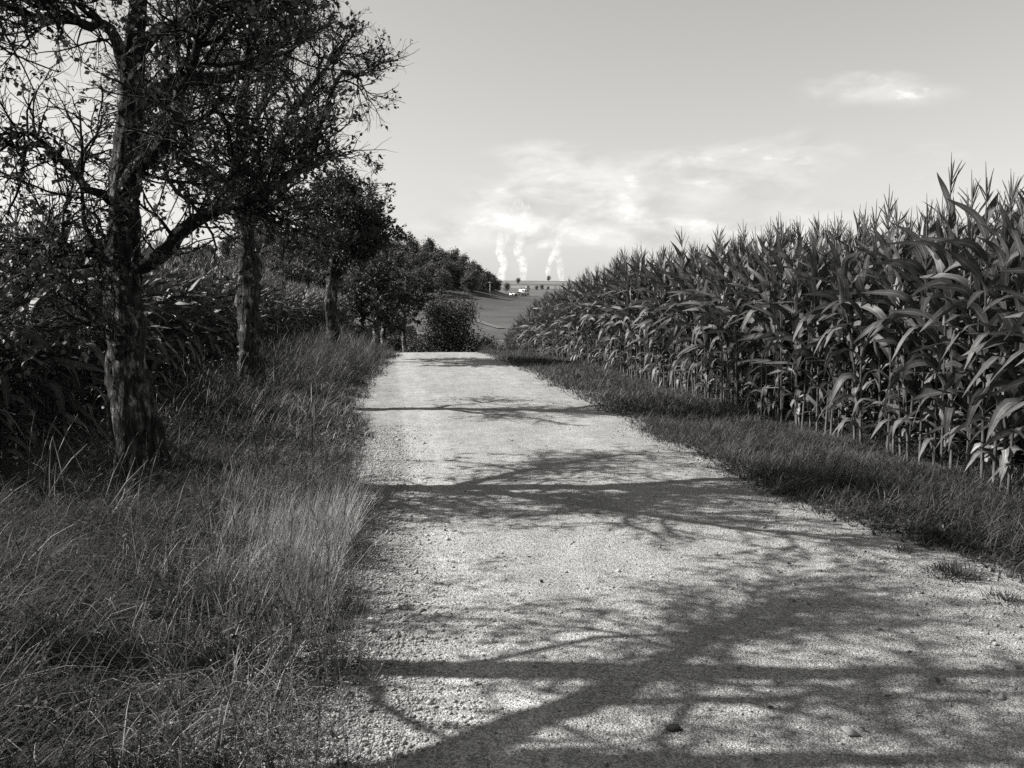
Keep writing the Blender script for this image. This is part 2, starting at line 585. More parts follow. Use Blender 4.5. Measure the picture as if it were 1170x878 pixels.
def spawn(rng, P, R, M, Lr, ang, n, wander, up, rad_f, t0=.25, weight=None, tip=.35):
    """M side branches growing off the polylines P"""
    m, k, _ = P.shape
    pi = rng.choice(m, M, p=weight)
    t = t0 + (1 - t0) * rng.random(M) ** .8
    f = t * (k - 1)
    i = np.clip(np.floor(f).astype(int), 0, k - 2)
    fr = (f - i)[:, None]
    A, B = P[pi, i], P[pi, i + 1]
    start = A * (1 - fr) + B * fr
    r0 = R[pi, i] * (1 - fr[:, 0]) + R[pi, i + 1] * fr[:, 0]
    T = nrm(B - A)
    rnd = nrm(np.cross(T, rng.normal(size=(M, 3))))
    a = rng.uniform(*ang, M)[:, None]
    D = nrm(T * np.cos(a) + rnd * np.sin(a))
    L = rng.uniform(*Lr, M) * (1.1 - .4 * t)
    Q = np.empty((M, n, 3))
    Q[:, 0] = start
    for s in range(1, n):
        D = nrm(D + rng.normal(0, wander, (M, 3)) + np.array([0, 0, up]))
        Q[:, s] = Q[:, s - 1] + D * (L / (n - 1))[:, None]
    rr = np.minimum(r0 * .75, rng.uniform(.8, 1.2, M) * rad_f)[:, None] * np.linspace(1, tip, n)[None]
    return Q, rr


def rough_tube(P, R, k, rng, amp, ridge=0.0):
    """trunk or limb with a lumpy, twisted outline"""
    V, Fq = tubes(P[None], R[None], k)
    n_ = len(P)
    C = np.repeat(P, k, 0)
    th = np.tile(np.arange(k) * 2 * PI / k, n_)
    s = np.repeat(np.linspace(0, np.linalg.norm(np.diff(P, axis=0), axis=1).sum(), n_), k)
    lump = .5 * np.sin(3 * th + 2.1 * s + rng.random() * 6) + .4 * np.sin(5 * th - 3.3 * s + rng.random() * 6) + (vnoise(th * 1.3 + 40 * rng.random(), s * 3.2, .35) - .5) * 2.6
    wob = 3 * vnoise(s, th * 0 + 3.3, .5) + 2 * vnoise(s * 2.2, th * .6, .4)
    rid = np.sin(11 * th + wob * 2.2) + .7 * np.sin(17 * th - wob * 3.1) + 2.0 * (vnoise(th * .8 + 9, s * 9, .3) - .5)
    return C + (V - C) * (1 + amp * lump + ridge * rid)[:, None], Fq


def orchard_tree(label, loc, trunk, limbs, seed, nb=(60, 380, 3200), leaves=3.2, leaf=(.035, .06), tone=.05, blen=(.7, 1.5), dense=1.0, droop=.0, bark=1.0, bare=0.25, sides=14):
    """trunk and limbs: polylines (x, y, z, r) relative to loc"""
    rng = np.random.default_rng(seed)
    root = thing('fruit_tree', label, 'tree', loc, 0, 'old fruit trees along the left verge')
    tp, tr = resample(trunk, 70, rng, .006)
    h = tp[:, 2] - tp[0, 2]
    tr = tr * (1 + .16 * np.exp(-h / .16))
    V, Fq = rough_tube(tp, tr, sides + 22, rng, .11, .035)
    MB().add(V, Fq, bark).build('trunk', M_BARK, root)
    LP, LR = [], []
    for l in limbs:
        p, r = resample(l, 16, rng, .018)
        LP.append(p); LR.append(r)
        V, Fq = rough_tube(p, r, max(7, sides - 5), rng, .08)
        MB().add(V, Fq, bark * .8).build('limb', M_BARK, root)
    top = tp[-16:], tr[-16:]
    LP.append(top[0]); LR.append(top[1])
    LP, LR = np.array(LP), np.array(LR)
    ln = np.linalg.norm(np.diff(LP, axis=1), axis=2).sum(1)
    P2, R2 = spawn(rng, LP, LR, nb[0], blen, (.5, 1.25), 9, .2, .05, .021, .2, ln / ln.sum())
    P3, R3 = spawn(rng, np.concatenate([P2]), R2, nb[1], (.35, .85), (.5, 1.2), 7, .19, .03 - droop, .010, .15)
    # long whip-like shoots
    P3b, R3b = spawn(rng, LP, LR, nb[1] // 4, (.3, .7), (.6, 1.3), 7, .19, .02 - droop, .009, .1, ln / ln.sum())
    P3, R3 = np.concatenate([P3, P3b]), np.concatenate([R3, R3b])
    P4, R4 = spawn(rng, P3, R3, nb[2], (.12, .34), (.4, 1.2), 5, .2, .02 - droop, .0045, .1, tip=.45)
    mb = MB()
    V, Fq = tubes(P2, R2, 6); mb.add(V, Fq, bark * .7)
    V, Fq = tubes(P3, R3, 4); mb.add(V, Fq, bark * .7)
    V, Fq = tubes(P4, R4, 3); mb.add(V, Fq, bark * .8)
    tag(mb.build('twigs', M_BARK, root), kind='stuff')
    # leaves sit on the twigs; some twigs are bare
    keep = vnoise(P4[:, 2, 0] * 1.7 + P4[:, 2, 1], P4[:, 2, 2] * 1.7 - P4[:, 2, 1] * .7, .55) > bare
    PL = P4[keep]
    NL = int(len(PL) * leaves)
    pi = rng.integers(0, len(PL), NL)
    f = rng.uniform(.3, 4, NL)
    i0 = np.minimum(f.astype(int), 3)
    fr = (f - i0)[:, None]
    C = PL[pi, i0] * (1 - fr) + PL[pi, i0 + 1] * fr
    D = nrm(nrm(PL[pi, i0 + 1] - PL[pi, i0]) * .7 + rng.normal(0, .7, (NL, 3)) + np.array([0, 0, -.25]))
    Nn = nrm(rng.normal(0, .8, (NL, 3)) + np.array([-.1, 0, .7]))
    L = rng.uniform(*leaf, NL)
    V, Ft = cards(C, D, Nn, L, L * rng.uniform(.5, .75, NL))
    t = np.repeat(tone * rng.uniform(.6, 1.5, NL), 4)
    tag(MB().add(V, Ft, t).build('crown', M_LEAF, root, smooth=False), kind='stuff')
    return root


def auto_limbs(rng, trunk, nl, hmin, reach, rise, r=.07):
    T, R = resample(trunk, 40, rng)
    out_ = []
    a0 = rng.random() * 6
    for k in range(nl):
        z = hmin + (T[-1, 2] - hmin) * (k + .2) / (nl + 1.2)
        i = int(np.argmin(np.abs(T[:, 2] - z)))
        a = a0 + k * 2.4 + rng.normal(0, .25)
        L = reach * rng.uniform(.8, 1.15) * (1 - .45 * k / nl)
        d = np.array([math.cos(a), math.sin(a), 0])
        p = T[i]
        up = rise * rng.uniform(.6, 1.3)
        rr = min(R[i] * .75, r)
        out_.append([(*(p), rr), (*(p + d * L * .3 + [0, 0, up * L * .16]), rr * .85), (*(p + d * L * .62 + rng.normal(0, .08, 3) + [0, 0, up * L * .45]), rr * .6),
                     (*(p + d * L * .9 + rng.normal(0, .12, 3) + [0, 0, up * L * .85]), rr * .35), (*(p + d * L * 1.05 + [0, 0, up * L * 1.1]), rr * .18)])
    return out_


# the large near tree: trunk and limbs follow the photograph
B1 = np.array([-2.24, 7.9, 0])
gz1 = float(ground_z(B1[0], B1[1]))


def P1(px, py, dy, r):
    y = 7.9 + dy
    v = Vector(((px - 585) / F, (439 - py) / F, -1.0))
    v.rotate(Euler((rad(90 - PITCH), 0, rad(-YAW))))
    v *= y / v.y
    return (v.x - B1[0], dy, v.z + CAM_Z - gz1, r)


trunk1 = [P1(166, 560, 0, .235), P1(158, 480, 0, .185), P1(149, 400, .03, .155), P1(143, 330, .05, .14), P1(140, 250, .08, .12), P1(141, 195, .1, .11), P1(147, 120, .12, .10),
          P1(152, 50, .1, .08), P1(158, -20, .05, .06), P1(164, -90, 0, .035)]
limbs1 = [[P1(146, 300, .05, .085), P1(182, 284, -.1, .068), P1(230, 246, -.25, .058), P1(293, 221, -.35, .045), P1(335, 195, -.3, .042), P1(375, 172, -.25, .02)],
          [P1(145, 110, .1, .085), P1(190, 82, .25, .075), P1(265, 74, .4, .06), P1(315, 50, .5, .036), P1(350, 20, .5, .018)],
          [P1(140, 225, .1, .05), P1(105, 205, .1, .036), P1(55, 165, .0, .028), P1(5, 150, -.2, .018), P1(-60, 110, -.3, .015)],
          [P1(147, 80, .1, .06), P1(125, 25, -.1, .045), P1(85, 10, -.3, .03), P1(30, -30, -.5, .025)],
          [P1(141, 215, .1, .07), P1(170, 160, -.5, .06), P1(200, 110, -1.0, .045), P1(225, 50, -1.4, .03), P1(240, -20, -1.7, .015)],
          [P1(143, 240, .1, .065), P1(150, 190, .7, .055), P1(175, 140, 1.3, .04), P1(200, 90, 1.8, .02)],
          [P1(142, 300, .0, .035), P1(112, 285, -.3, .026), P1(70, 270, -.6, .018), P1(25, 265, -.8, .015)],
          [P1(150, 60, .1, .06), P1(195, 10, .0, .05), P1(260, -30, .1, .03), P1(320, -80, .1, .015)],
          [P1(139, 400, -.08, .06), P1(124, 372, -.14, .035), P1(118, 352, -.17, .024), P1(104, 330, -.25, .012)]]
orchard_tree('largest gnarled fruit tree with a thick leaning trunk in tall grass, nearest the viewer', (B1[0], B1[1], gz1 - .06), trunk1, limbs1, 11, (92, 760, 6800), 2.9, (.035, .065), .048, bare=.42, blen=(.6, 1.25), droop=.03)

# second tree with a pale knotty trunk
def T_at(px, y, dz=0.0):
    x = at(px, y)
    return (x, y, float(ground_z(x, y)) + dz)


rng = np.random.default_rng(3)
trunk2 = [(0, 0, 0, .215), (.02, 0, .5, .19), (.0, 0, 1.0, .175), (-.03, .02, 1.5, .165), (.02, .02, 2.0, .16), (-.02, 0, 2.5, .13), (-.05, 0, 3.2, .11), (0, 0, 4.2, .08), (.1, 0, 5.2, .05), (.15, 0, 6.2, .02)]
orchard_tree('fruit tree with a straight pale knotty trunk, second in the row', T_at(283, 13.7, -.1), trunk2, auto_limbs(rng, trunk2, 9, 2.9, 1.6, .9, .085) +
             [[(0, 0, 3.0, .09), (.4, -.3, 3.5, .075), (.8, -.5, 4.1, .055), (1.2, -.5, 4.7, .035), (1.5, -.4, 5.2, .015)],
              [(0, 0, 2.3, .05), (.15, -.5, 2.6, .04), (.3, -1.0, 3.0, .03), (.3, -1.5, 3.3, .012)], [(0, 0, 2.2, .05), (-.1, .5, 2.5, .04), (.1, 1.0, 2.9, .03), (.2, 1.5, 3.1, .012)],
              [(0, 0, 2.6, .08), (.3, -.2, 3.1, .06), (.8, -.3, 3.8, .04), (1.25, -.3, 4.3, .015)]], 21, (95, 680, 5400), 2.2, (.04, .07), .048, bare=.48, bark=1.2, blen=(.5, 1.1))

rng = np.random.default_rng(8)
trunk3 = [(0, 0, 0, .22), (.02, 0, .7, .18), (-.03, 0, 1.3, .165), (.0, 0, 1.9, .15), (.1, 0, 2.6, .11), (.2, 0, 3.2, .08), (.3, 0, 3.9, .05), (.35, 0, 4.5, .02)]
orchard_tree('dark leafy fruit tree, third in the row, with a pale lower trunk', T_at(380, 24.6, -.1), trunk3, auto_limbs(rng, trunk3, 8, 1.8, 1.5, .85, .08) +
             [[(0.05, 0, 2.2, .08), (.5, 0, 2.6, .06), (.9, 0, 3.1, .04), (1.2, 0, 3.5, .015)], [(0.05, 0, 2.0, .07), (.5, -.2, 2.4, .05), (.8, -.3, 2.9, .03), (1.1, -.3, 3.3, .015)]],
             31, (100, 600, 4600), 5.5, (.06, .1), .038, bare=.12, blen=(.5, .9), sides=12)
for k, (px, y, h, lab, ex) in enumerate([(430, 45, 5.6, 'small fruit tree with a dark round crown near the crest of the road', (.9, 1.5)),
                                         (438, 52, 5.2, 'thin pale fruit tree with a broken limb beside the crest, between two others', (.7, 1.0)),
                                         (462, 60, 7.0, 'fruit tree with a white sunlit trunk beside the road just past the crest', (1.0, 1.6))]):
    rng = np.random.default_rng(40 + k)
    tk = [(0, 0, 0, .2), (.03, 0, 1.2, .17), (-.03, 0, 2.2, .15), (.05, 0, h * .55, .1), (.1, 0, h * .75, .06), (.15, 0, h * .95, .02)]
    orchard_tree(lab, T_at(px, y, -.1), tk, auto_limbs(rng, tk, 7, h * .38, ex[1], .9, .07), 50 + k, (50, 260, 1700), 9.0 if k != 1 else 4.5, (.09, .15), .042, bare=.15, blen=(.5, 1.0), sides=10,
                 bark=2.0 if k != 0 else 1.5)
# two trees beside the viewer: their shadows lie over the near gravel
rng = np.random.default_rng(61)
trunk0 = [(0, 0, 0, .19), (.05, -.06, .6, .15), (-.03, .1, 1.2, .13), (-.1, .02, 1.7, .12), (-.15, .16, 2.4, .09), (-.15, .15, 3.6, .08), (-.1, .2, 4.6, .04), (-.1, .2, 5.4, .02)]
orchard_tree('fruit tree beyond the left edge whose twigs hang into the upper left corner', (-2.75, 4.15, float(ground_z(-2.75, 4.15)) - .05), trunk0,
             auto_limbs(rng, trunk0, 8, 1.9, 1.2, .8, .025), 62, (60, 340, 2500), 2.4, (.035, .06), .04, bare=.35)
rng = np.random.default_rng(71)
trunkm = [(0, 0, 0, .19), (.03, .35, 1.0, .15), (.07, .7, 1.9, .13), (.1, .98, 2.65, .11), (.05, 1.1, 3.4, .07), (.12, 1.15, 4.1, .045), (.05, 1.2, 4.8, .015)]
fork = [[(.1, .98, 2.63, .10), (.35, 1.45, 2.93, .075), (.5, 1.95, 3.24, .055), (.6, 2.25, 3.46, .042), (.7, 2.5, 3.63, .03), (.8, 2.9, 3.91, .012)],
        [(.5, 1.95, 3.24, .04), (.3, 2.2, 3.6, .028), (.15, 2.5, 3.9, .012)],
        [(.35, 1.45, 2.93, .04), (.65, 1.5, 3.4, .028), (.95, 1.6, 3.8, .01)]]
orchard_tree('leaning fruit tree beside the viewer that throws the forked shadow on the near gravel', (-3.0, 2.44, float(ground_z(-3.0, 2.44)) - .05), trunkm,
             fork + auto_limbs(rng, trunkm, 3, 3.3, .7, .8, .025), 72, (32, 240, 1800), 2.8, (.035, .06), .04, bare=.4, blen=(.5, 1.0))

# ------------------------------------------------------------------ corn
LEAF_T = .062


def corn_leaf(rng, L, Wd, ph0, bend, nseg, tone=LEAF_T):
    """one arching leaf in the x-z plane, foot at the origin"""
    t = (np.arange(nseg) + .5) / nseg
    tk = rng.uniform(.28, .55)
    ph = ph0 + bend * (.25 * t + .75 * sstep(t, tk - .25, tk + .25))
    yaw = np.cumsum(rng.normal(0, .16, nseg)) + rng.normal(0, .2)
    d = np.stack([np.sin(ph) * np.cos(yaw), np.sin(ph) * np.sin(yaw), np.cos(ph)], -1) * (L / nseg)
    C = np.vstack([[0, 0, 0], np.cumsum(d, 0)])
    T = nrm(np.gradient(C, axis=0))
    side0 = nrm(np.cross(np.array([0, 0, 1.0]), T) + 1e-6)
    up = np.cross(T, side0)
    tt = np.arange(nseg + 1) / nseg
    roll = rng.normal(0, .4) + rng.normal(0, .9) * tt
    side = side0 * np.cos(roll)[:, None] + up * np.sin(roll)[:, None]
    upv = np.cross(T, side)
    w = Wd * .5 * np.minimum(1, .55 + 3.2 * tt) * np.clip(1 - tt ** 2.4, .03, 1)
    fold = .38 - .3 * tt
    rip = np.sin(tt * 17 + rng.random() * 6) * .10 * w
    rip2 = np.sin(tt * 15 + rng.random() * 6) * .10 * w
    Lf = C - side * (w * np.cos(fold))[:, None] + upv * (w * np.sin(fold) + rip)[:, None]
    Rt = C + side * (w * np.cos(fold))[:, None] + upv * (w * np.sin(fold) + rip2)[:, None]
    V = np.stack([Lf, C, Rt], 1).reshape(-1, 3)
    k = np.arange(nseg)[:, None] * 3
    q = np.concatenate([k + np.array([[0, 1, 4, 3]]), k + np.array([[1, 2, 5, 4]])], 0)
    u = np.tile(np.array([-1.0, 0.0, 1.0]), nseg + 1)
    return V, q, tone * rng.uniform(.65, 1.45), u


def corn_parts(seed, lite=False, H=2.27):
    """geometry of one plant: {'stalk': MB, 'leaf': [MB...], 'tassel': MB, 'ear': MB}"""
    rng = np.random.default_rng(seed)
    H = H * rng.uniform(.95, 1.05)
    bend = rng.normal(0, .05, 2)
    zz = np.linspace(0, H, 5 if lite else 12)
    sp = np.stack([bend[0] * (zz / H) ** 2, bend[1] * (zz / H) ** 2, zz], -1)
    pos = lambda z: np.array([bend[0] * (z / H) ** 2, bend[1] * (z / H) ** 2, z])
    rr = np.interp(zz, [0, .4, H * .7, H], [.0145, .0135, .010, .005])
    if not lite:
        rr = rr * (1 + .12 * (np.arange(12) % 2))
    stalk = MB().add(*tubes(sp[None], rr[None], 4 if lite else 7), np.repeat(np.interp(zz, [0, .3, .6, H], [.15, .11, .065, .05]), 4 if lite else 7), 1.0)
    leaves = []
    nl = 14 if lite else 17
    for k in range(nl):
        f = k / (nl - 1)
        z = .20 + (H - .28) * f ** .95
        L = np.interp(f, [0, .2, .5, .8, 1], [.45, .64, .74, .68, .38]) * rng.uniform(.85, 1.12)
        wd = np.interp(f, [0, .3, .6, 1], [.07, .105, .112, .075])
        ph0 = np.interp(f, [0, .5, 1], [.75, .50, .26]) * rng.uniform(.7, 1.35)
        bd = np.interp(f, [0, .3, .6, .85, 1], [2.3, 2.1, 1.7, .85, .35]) * rng.uniform(.4, 1.3)
        tone = LEAF_T * np.interp(f, [0, .1, .22, 1], [2.2, 1.4, 1, 1.0])
        V, q, tn, u = corn_leaf(rng, L, wd, ph0, bd, 4 if lite else 8, tone)
        a = (k % 2) * PI + rng.normal(0, .3)
        c, s = math.cos(a), math.sin(a)
        V = V @ np.array([[c, s, 0], [-s, c, 0], [0, 0, 1]]) + pos(z)
        leaves.append((V, q, tn, u))
    # tassel: one spike and side branches
    top = pos(H)
    nb = 5 if lite else 9
    Pt = []
    for k in range(nb):
        a, th = rng.random() * 6.28, (0.04 if k == 0 else rng.uniform(.2, .6))
        Lb = rng.uniform(.38, .49) if k == 0 else rng.uniform(.17, .28)
        z0 = 0.09 + (-.09 if k == 0 else rng.uniform(0, .12))
        t = np.linspace(0, 1, 4)[:, None]
        d = np.array([math.sin(th) * math.cos(a), math.sin(th) * math.sin(a), math.cos(th)])
        Pt.append(top + np.array([0, 0, z0]) + d * t * Lb + np.array([0, 0, -.06 * th]) * t ** 2)
    Pt = np.array(Pt)
    tas = MB().add(*tubes(Pt, np.array([.0045, .0065, .006, .002]) * (1.25 if lite else 1), 3), .13 * rng.uniform(.8, 1.3), 1.0)
    # ear in its husk
    za = H * .45
    a = rng.random() * 6.28
    d = np.array([math.cos(a) * .42, math.sin(a) * .42, .9])
    te = np.linspace(0, 1, 6)
    ear = MB().add(*tubes((pos(za) + d * te[:, None] * .24)[None], np.array([[.01, .024, .028, .026, .018, .005]]), 6), .10, 1.0)
    return stalk, leaves, tas, ear


rngc = np.random.default_rng(99)
NV = 9
variants = []
for v in range(NV):
    stalk, leaves, tas, ear = corn_parts(200 + v)
    lm = []
    for V, q, tn, u in leaves:
        lm.append(MB().add(V, q, tn, u).mesh('leaf', M_CORN))
    joined = MB()
    for V, q, tn, u in leaves:
        joined.add(V, q, tn, u)
    variants.append((stalk.mesh('stalk', M_CORN), lm, tas.mesh('tassel', M_CORN), ear.mesh('ear', M_CORN), joined.mesh('leaves', M_CORN, True)))


def corn_plant(x, y, label, group, detail, scale=1.0):
    v = variants[rngc.integers(NV)]
    a = rngc.choice([0, PI]) + rngc.normal(0, .75)
    o = thing('corn_plant', label, 'corn plant', (x, y, float(ground_z(x, y)) - .02), a, group)
    o.scale = (scale,) * 3
    o.rotation_euler = (rngc.normal(0, .035), rngc.normal(0, .035), a)
    obj('stalk', v[0], o)
    if detail:
        for lm in v[1]:
            obj('leaf', lm, o)
    else:
        tag(obj('leaves', v[4], o), kind='stuff')
    obj('tassel', v[2], o)
    if rngc.random() < .8:
        obj('ear', v[3], o)
    return o


def corn_edge(y):
    return 5.30 + shift(y) * .35 + (vnoise(0 * np.asarray(y) + 9, y, 1.0) - .5) * .12


def row_positions(y0, y1, step, xf, jx, jy, rng):
    y = np.arange(y0, y1, step)
    y = y + rng.normal(0, jy, len(y))
    x = xf(y) + rng.normal(0, jx, len(y))
    return x, y


rp = np.random.default_rng(123)
G_R, G_L = 'corn plants at the edge of the tall field right of the road', 'corn plants at the edge of the field behind the left trees'
stuff_pts = []                                         # (x, y, scale) of the plants that are not single objects
hts = lambda x, y: (.955 + .09 * vnoise(x, y, 2.3)) * (1 - (.03 * float(sstep(y, 10, 18)) + .13 * float(sstep(y, 18, 29))) * (x > 0)) + rngc.normal(0, .03)
count = 0
x, y = row_positions(5.9, 47, .145, corn_edge, .05, .03, rp)
for k in range(len(x)):
    if k < 150:
        corn_plant(x[k], y[k], 'tall corn plant in the front row of the field right of the gravel road', G_R, y[k] < 18.5, hts(x[k], y[k]))
        count += 1
    else:
        stuff_pts.append((x[k], y[k]))
x, y = row_positions(1.5, 5.85, .145, corn_edge, .05, .03, rp)
stuff_pts += list(zip(x, y))
for row in range(1, 16):
    step = .165 if row < 5 else (.24 if row < 9 else .36)
    x, y = row_positions(5.4 + row * .3 if row > 3 else 5.6, 47 - row * .05, step, lambda yy: corn_edge(yy) + row * .74, .06, .04, rp)
    for k in range(len(x)):
        if row == 1 and k < 70:
            corn_plant(x[k], y[k], 'tall corn plant standing in the second row behind the front row right of the road', G_R, y[k] < 11, hts(x[k], y[k]))
            count += 1
        else:
            stuff_pts.append((x[k], y[k]))
for row in range(1, 6):
    x, y = row_positions(1.5, 5.5, .18, lambda yy: corn_edge(yy) + row * .74, .06, .04, rp)
    stuff_pts += list(zip(x, y))
left_pts = []
for row in range(0, 9):
    step = .17 if row < 3 else .34
    x, y = row_positions(7.4, 96, step, lambda yy: -4.25 - row * .74 + shift(yy) * .0, .06, .04, rp)
    for k in range(len(x)):
        if row == 0 and y[k] > 8.3 and k < 90:
            corn_plant(x[k], y[k], 'shaded corn plant in the front row of the field behind the left fruit trees', G_L, y[k] < 15, hts(x[k], y[k]) * 1.14)
            count += 1
        else:
            left_pts.append((x[k], y[k]))

lite = []
for v in range(7):
    stalk, leaves, tas, ear = corn_parts(300 + v, True)
    mb = MB()
    mb.add(np.concatenate(stalk.V), np.concatenate(stalk.Q), np.concatenate(stalk.tone), 1.0)
    for V, q, tn, u in leaves:
        mb.add(V, q, tn, u)
    mb.add(np.concatenate(tas.V), np.concatenate(tas.Q), np.concatenate(tas.tone), 1.0)
    lite.append((np.concatenate(mb.V), np.concatenate(mb.Q), np.concatenate(mb.tone), np.concatenate(mb.u)))


def corn_mass(name, pts, scale):
    pts = np.array(pts)
    mb = MB()
    vi = rp.integers(0, len(lite), len(pts))
    for v in range(len(lite)):
        p = pts[vi == v]
        V, q, tn, u = lite[v]
        k = len(p)
        a = rp.choice([0, PI], k) + rp.normal(0, .75, k)
        s = ((.955 + .09 * vnoise(p[:, 0], p[:, 1], 2.3)) * (1 - (.03 * sstep(p[:, 1], 10, 18) + .13 * sstep(p[:, 1], 18, 29)) * (p[:, 0] > 0)) + rp.normal(0, .03, k)) * scale
        c, sn = np.cos(a) * s, np.sin(a) * s
        X_ = V[None, :, 0] * c[:, None] - V[None, :, 1] * sn[:, None] + p[:, 0:1]
        Y_ = V[None, :, 0] * sn[:, None] + V[None, :, 1] * c[:, None] + p[:, 1:2]
        Z_ = V[None, :, 2] * s[:, None] + (ground_z(p[:, 0], p[:, 1]) - .02)[:, None]
        qq = (q[None] + (np.arange(k) * len(V))[:, None, None]).reshape(-1, 4)
        mb.add(np.stack([X_, Y_, Z_], -1), qq, np.tile(tn, k), np.tile(u, k))
    return mb.build(name, M_CORN)


tag(corn_mass('corn_field', stuff_pts, 1.0), 'tall corn field filling the ground right of the gravel road behind its front rows', 'corn field', kind='stuff')
tag(corn_mass('corn_field', left_pts, 1.14), 'dark corn field behind the row of fruit trees on the left', 'corn field', kind='stuff')

# ------------------------------------------------------------------ grass verges
rg = np.random.default_rng(17)


def on_ground(x, y):
    return np.stack([x, y, ground_z(x, y)], -1)


def left_edge(y):
    return -.30 + .24 * (1 - sstep(y, 3.2, 6)) + .5 * sstep(y, 16, 29) + (vnoise(0 * y, y, 1.3) - .5) * .34 + (vnoise(0 * y + 5, y, .35) - .5) * .12


def right_edge(y):
    return 3.0 + .34 * (1 - sstep(y, 4, 7.5)) - .2 * sstep(y, 16, 29) * (1 - sstep(y, 34, 40)) + (vnoise(0 * y + 11, y, 1.6) - .5) * .18 + (vnoise(0 * y + 8, y, .4) - .5) * .14 + shift(y)


def grass(name, label, n_, xr, yr, edge, hfun, wid, seg, tonef, ybias=1.0, lean=(.05, .7), bend=(.6, 2.2)):
    u = rg.random(n_)
    y = yr[0] + (yr[1] - yr[0]) * u ** ybias
    x = rg.uniform(xr[0], xr[1], n_)
    if xr[0] > 1:
        x = x + shift(y)
    # tufts: pull the blades towards tuft centres
    cx, cy = np.round(x / .11 + .8 * vnoise(x, y, .3)) * .11, np.round(y / .11 + .8 * vnoise(y, x, .3)) * .11
    p = rg.random(n_) * .6
    x, y = x + (cx - x) * p, y + (cy - y) * p
    side = edge(y) - x if xr[0] < 0 else x - edge(y)     # distance inside the verge
    ok = (side > 0) & (rg.random(n_) < .25 + .75 * sstep(side, 0, .25))
    x, y, side = x[ok], y[ok], side[ok]
    k = len(x)
    h = hfun(x, y, side) * rg.uniform(.35, 1.2, k)
    broad = rg.random(k) < .09
    wid, h = np.where(broad, wid * 2.3, wid), np.where(broad, np.minimum(h * .7, .26), h)
    th = rg.random(k) * 6.28 + 0
    wind = 2.2 * vnoise(x, y, .8) + 6.0 * vnoise(x, y, .25)
    az_ = np.where(rg.random(k) < .85, th, wind + rg.normal(0, .5, k))
    mb = MB()
    V, Fq, tn = strips(on_ground(x, y) - np.array([0, 0, .01]), az_, h, wid * rg.uniform(.6, 1.4, k), rg.uniform(*lean, k), rg.uniform(*bend, k), seg, tonef(x, y, side, k))
    mb.add(V, Fq, tn)
    return tag(mb.build(name, M_GRASS), label, 'grass', kind='stuff')


def lh(x, y, s):
    dry = np.exp(-((x + .55) / .32) ** 2 - ((y - 5.9) / 1.1) ** 2)
    return (.13 + (.25 + .02 * sstep(y, 5, 9)) * sstep(s, 0, .9)) * (.45 + 1.1 * vnoise(x, y, .5) * (.5 + vnoise(x, y, .16))) + .2 * dry


def ltone(x, y, s, k):
    t = .026 + .045 * vnoise(x, y, .6)
    strip = np.exp(-((s - .35) / .4) ** 2)
    dryp = .06 + .42 * strip * (1 - sstep(y, 8, 14)) + .75 * np.exp(-((x + .55) / .32) ** 2 - ((y - 5.9) / 1.1) ** 2)
    return np.where(rg.random(k) < dryp, rg.uniform(.12, .36, k), t * rg.uniform(.6, 1.4, k))


grass('verge_grass', 'long tangled grass on the near left verge below the fruit trees', 165000, (-4.6, .12), (1.6, 9.5), left_edge, lh, .0036, 4, ltone, .9, (.1, .9), (.9, 2.8))
grass('verge_grass', 'long grass on the left verge further along the row of trees', 85000, (-4.6, .4), (9.5, 34), left_edge, lh, .010, 3, ltone, 1.2)


def rh(x, y, s):
    return (.07 + .13 * sstep(s, 0, .5)) * (.5 + 1.0 * vnoise(x, y, .5)) * (1 - .45 * sstep(s, 1.5, 2.1))


def rtone(x, y, s, k):
    t = .045 + .03 * vnoise(x, y, .6)
    return np.where(rg.random(k) < .07, rg.uniform(.1, .18, k), t * rg.uniform(.6, 1.4, k))


grass('mown_grass', 'short grass strip between the gravel and the corn, near the viewer', 108000, (2.75, 6.2), (.6, 11), right_edge, rh, .006, 3, rtone, .9)
grass('mown_grass', 'short grass strip between the gravel and the corn, towards the crest', 60000, (2.6, 6.2), (11, 44), right_edge, rh, .012, 3, rtone, 1.3)

k = 10500
y = 4.0 + 3.6 * rg.random(k)
x = left_edge(y) - .14 - np.abs(rg.normal(0, .34, k)) * (.5 + vnoise(0 * y + 2, y, .7))
ok = rg.random(k) < sstep(y, 4.0, 5.2) * (1 - .8 * sstep(y, 6.6, 7.6)) * sstep(vnoise(x, y, .3), .15, .6) + .12
x, y = x[ok], y[ok]
k = len(x)
V, Fq, tn = strips(on_ground(x, y), rg.random(k) * 6.28, rg.uniform(.12, .40, k) * (.6 + .8 * vnoise(x, y, .25)), rg.uniform(.002, .0042, k), rg.uniform(.02, .4, k), rg.uniform(.1, 1.0, k), 4, rg.uniform(.16, .40, k))
tag(MB().add(V, Fq, tn).build('dry_grass', M_GRASS), 'pale dry grass in a strip along the left edge of the gravel', 'grass', kind='stuff')

# leafy upright weeds mixed into the long grass
k = 330
y = 2.2 + 7.5 * rg.random(k)
x = left_edge(y) - .15 - 2.3 * rg.random(k) ** 1.3
h = rg.uniform(.14, .42, k) * (.6 + .8 * vnoise(x, y, .6))
b0 = on_ground(x, y)
lean = rg.normal(0, .25, (k, 2))
t = np.linspace(0, 1, 4)
P = b0[:, None] + np.stack([lean[:, 0:1] * t, lean[:, 1:2] * t, np.ones((k, 1)) * t], -1) * h[:, None, None]
mb = MB().add(*tubes(P, np.full((k, 4), .0018), 3), .06)
kk = np.repeat(np.arange(k), 16)
f = rg.uniform(.15, 1.0, len(kk))
C = b0[kk] + np.stack([lean[kk, 0] * f, lean[kk, 1] * f, f], -1) * h[kk, None]
a = rg.random(len(kk)) * 6.28
D = nrm(np.stack([np.cos(a), np.sin(a), rg.normal(.2, .35, len(kk))], -1))
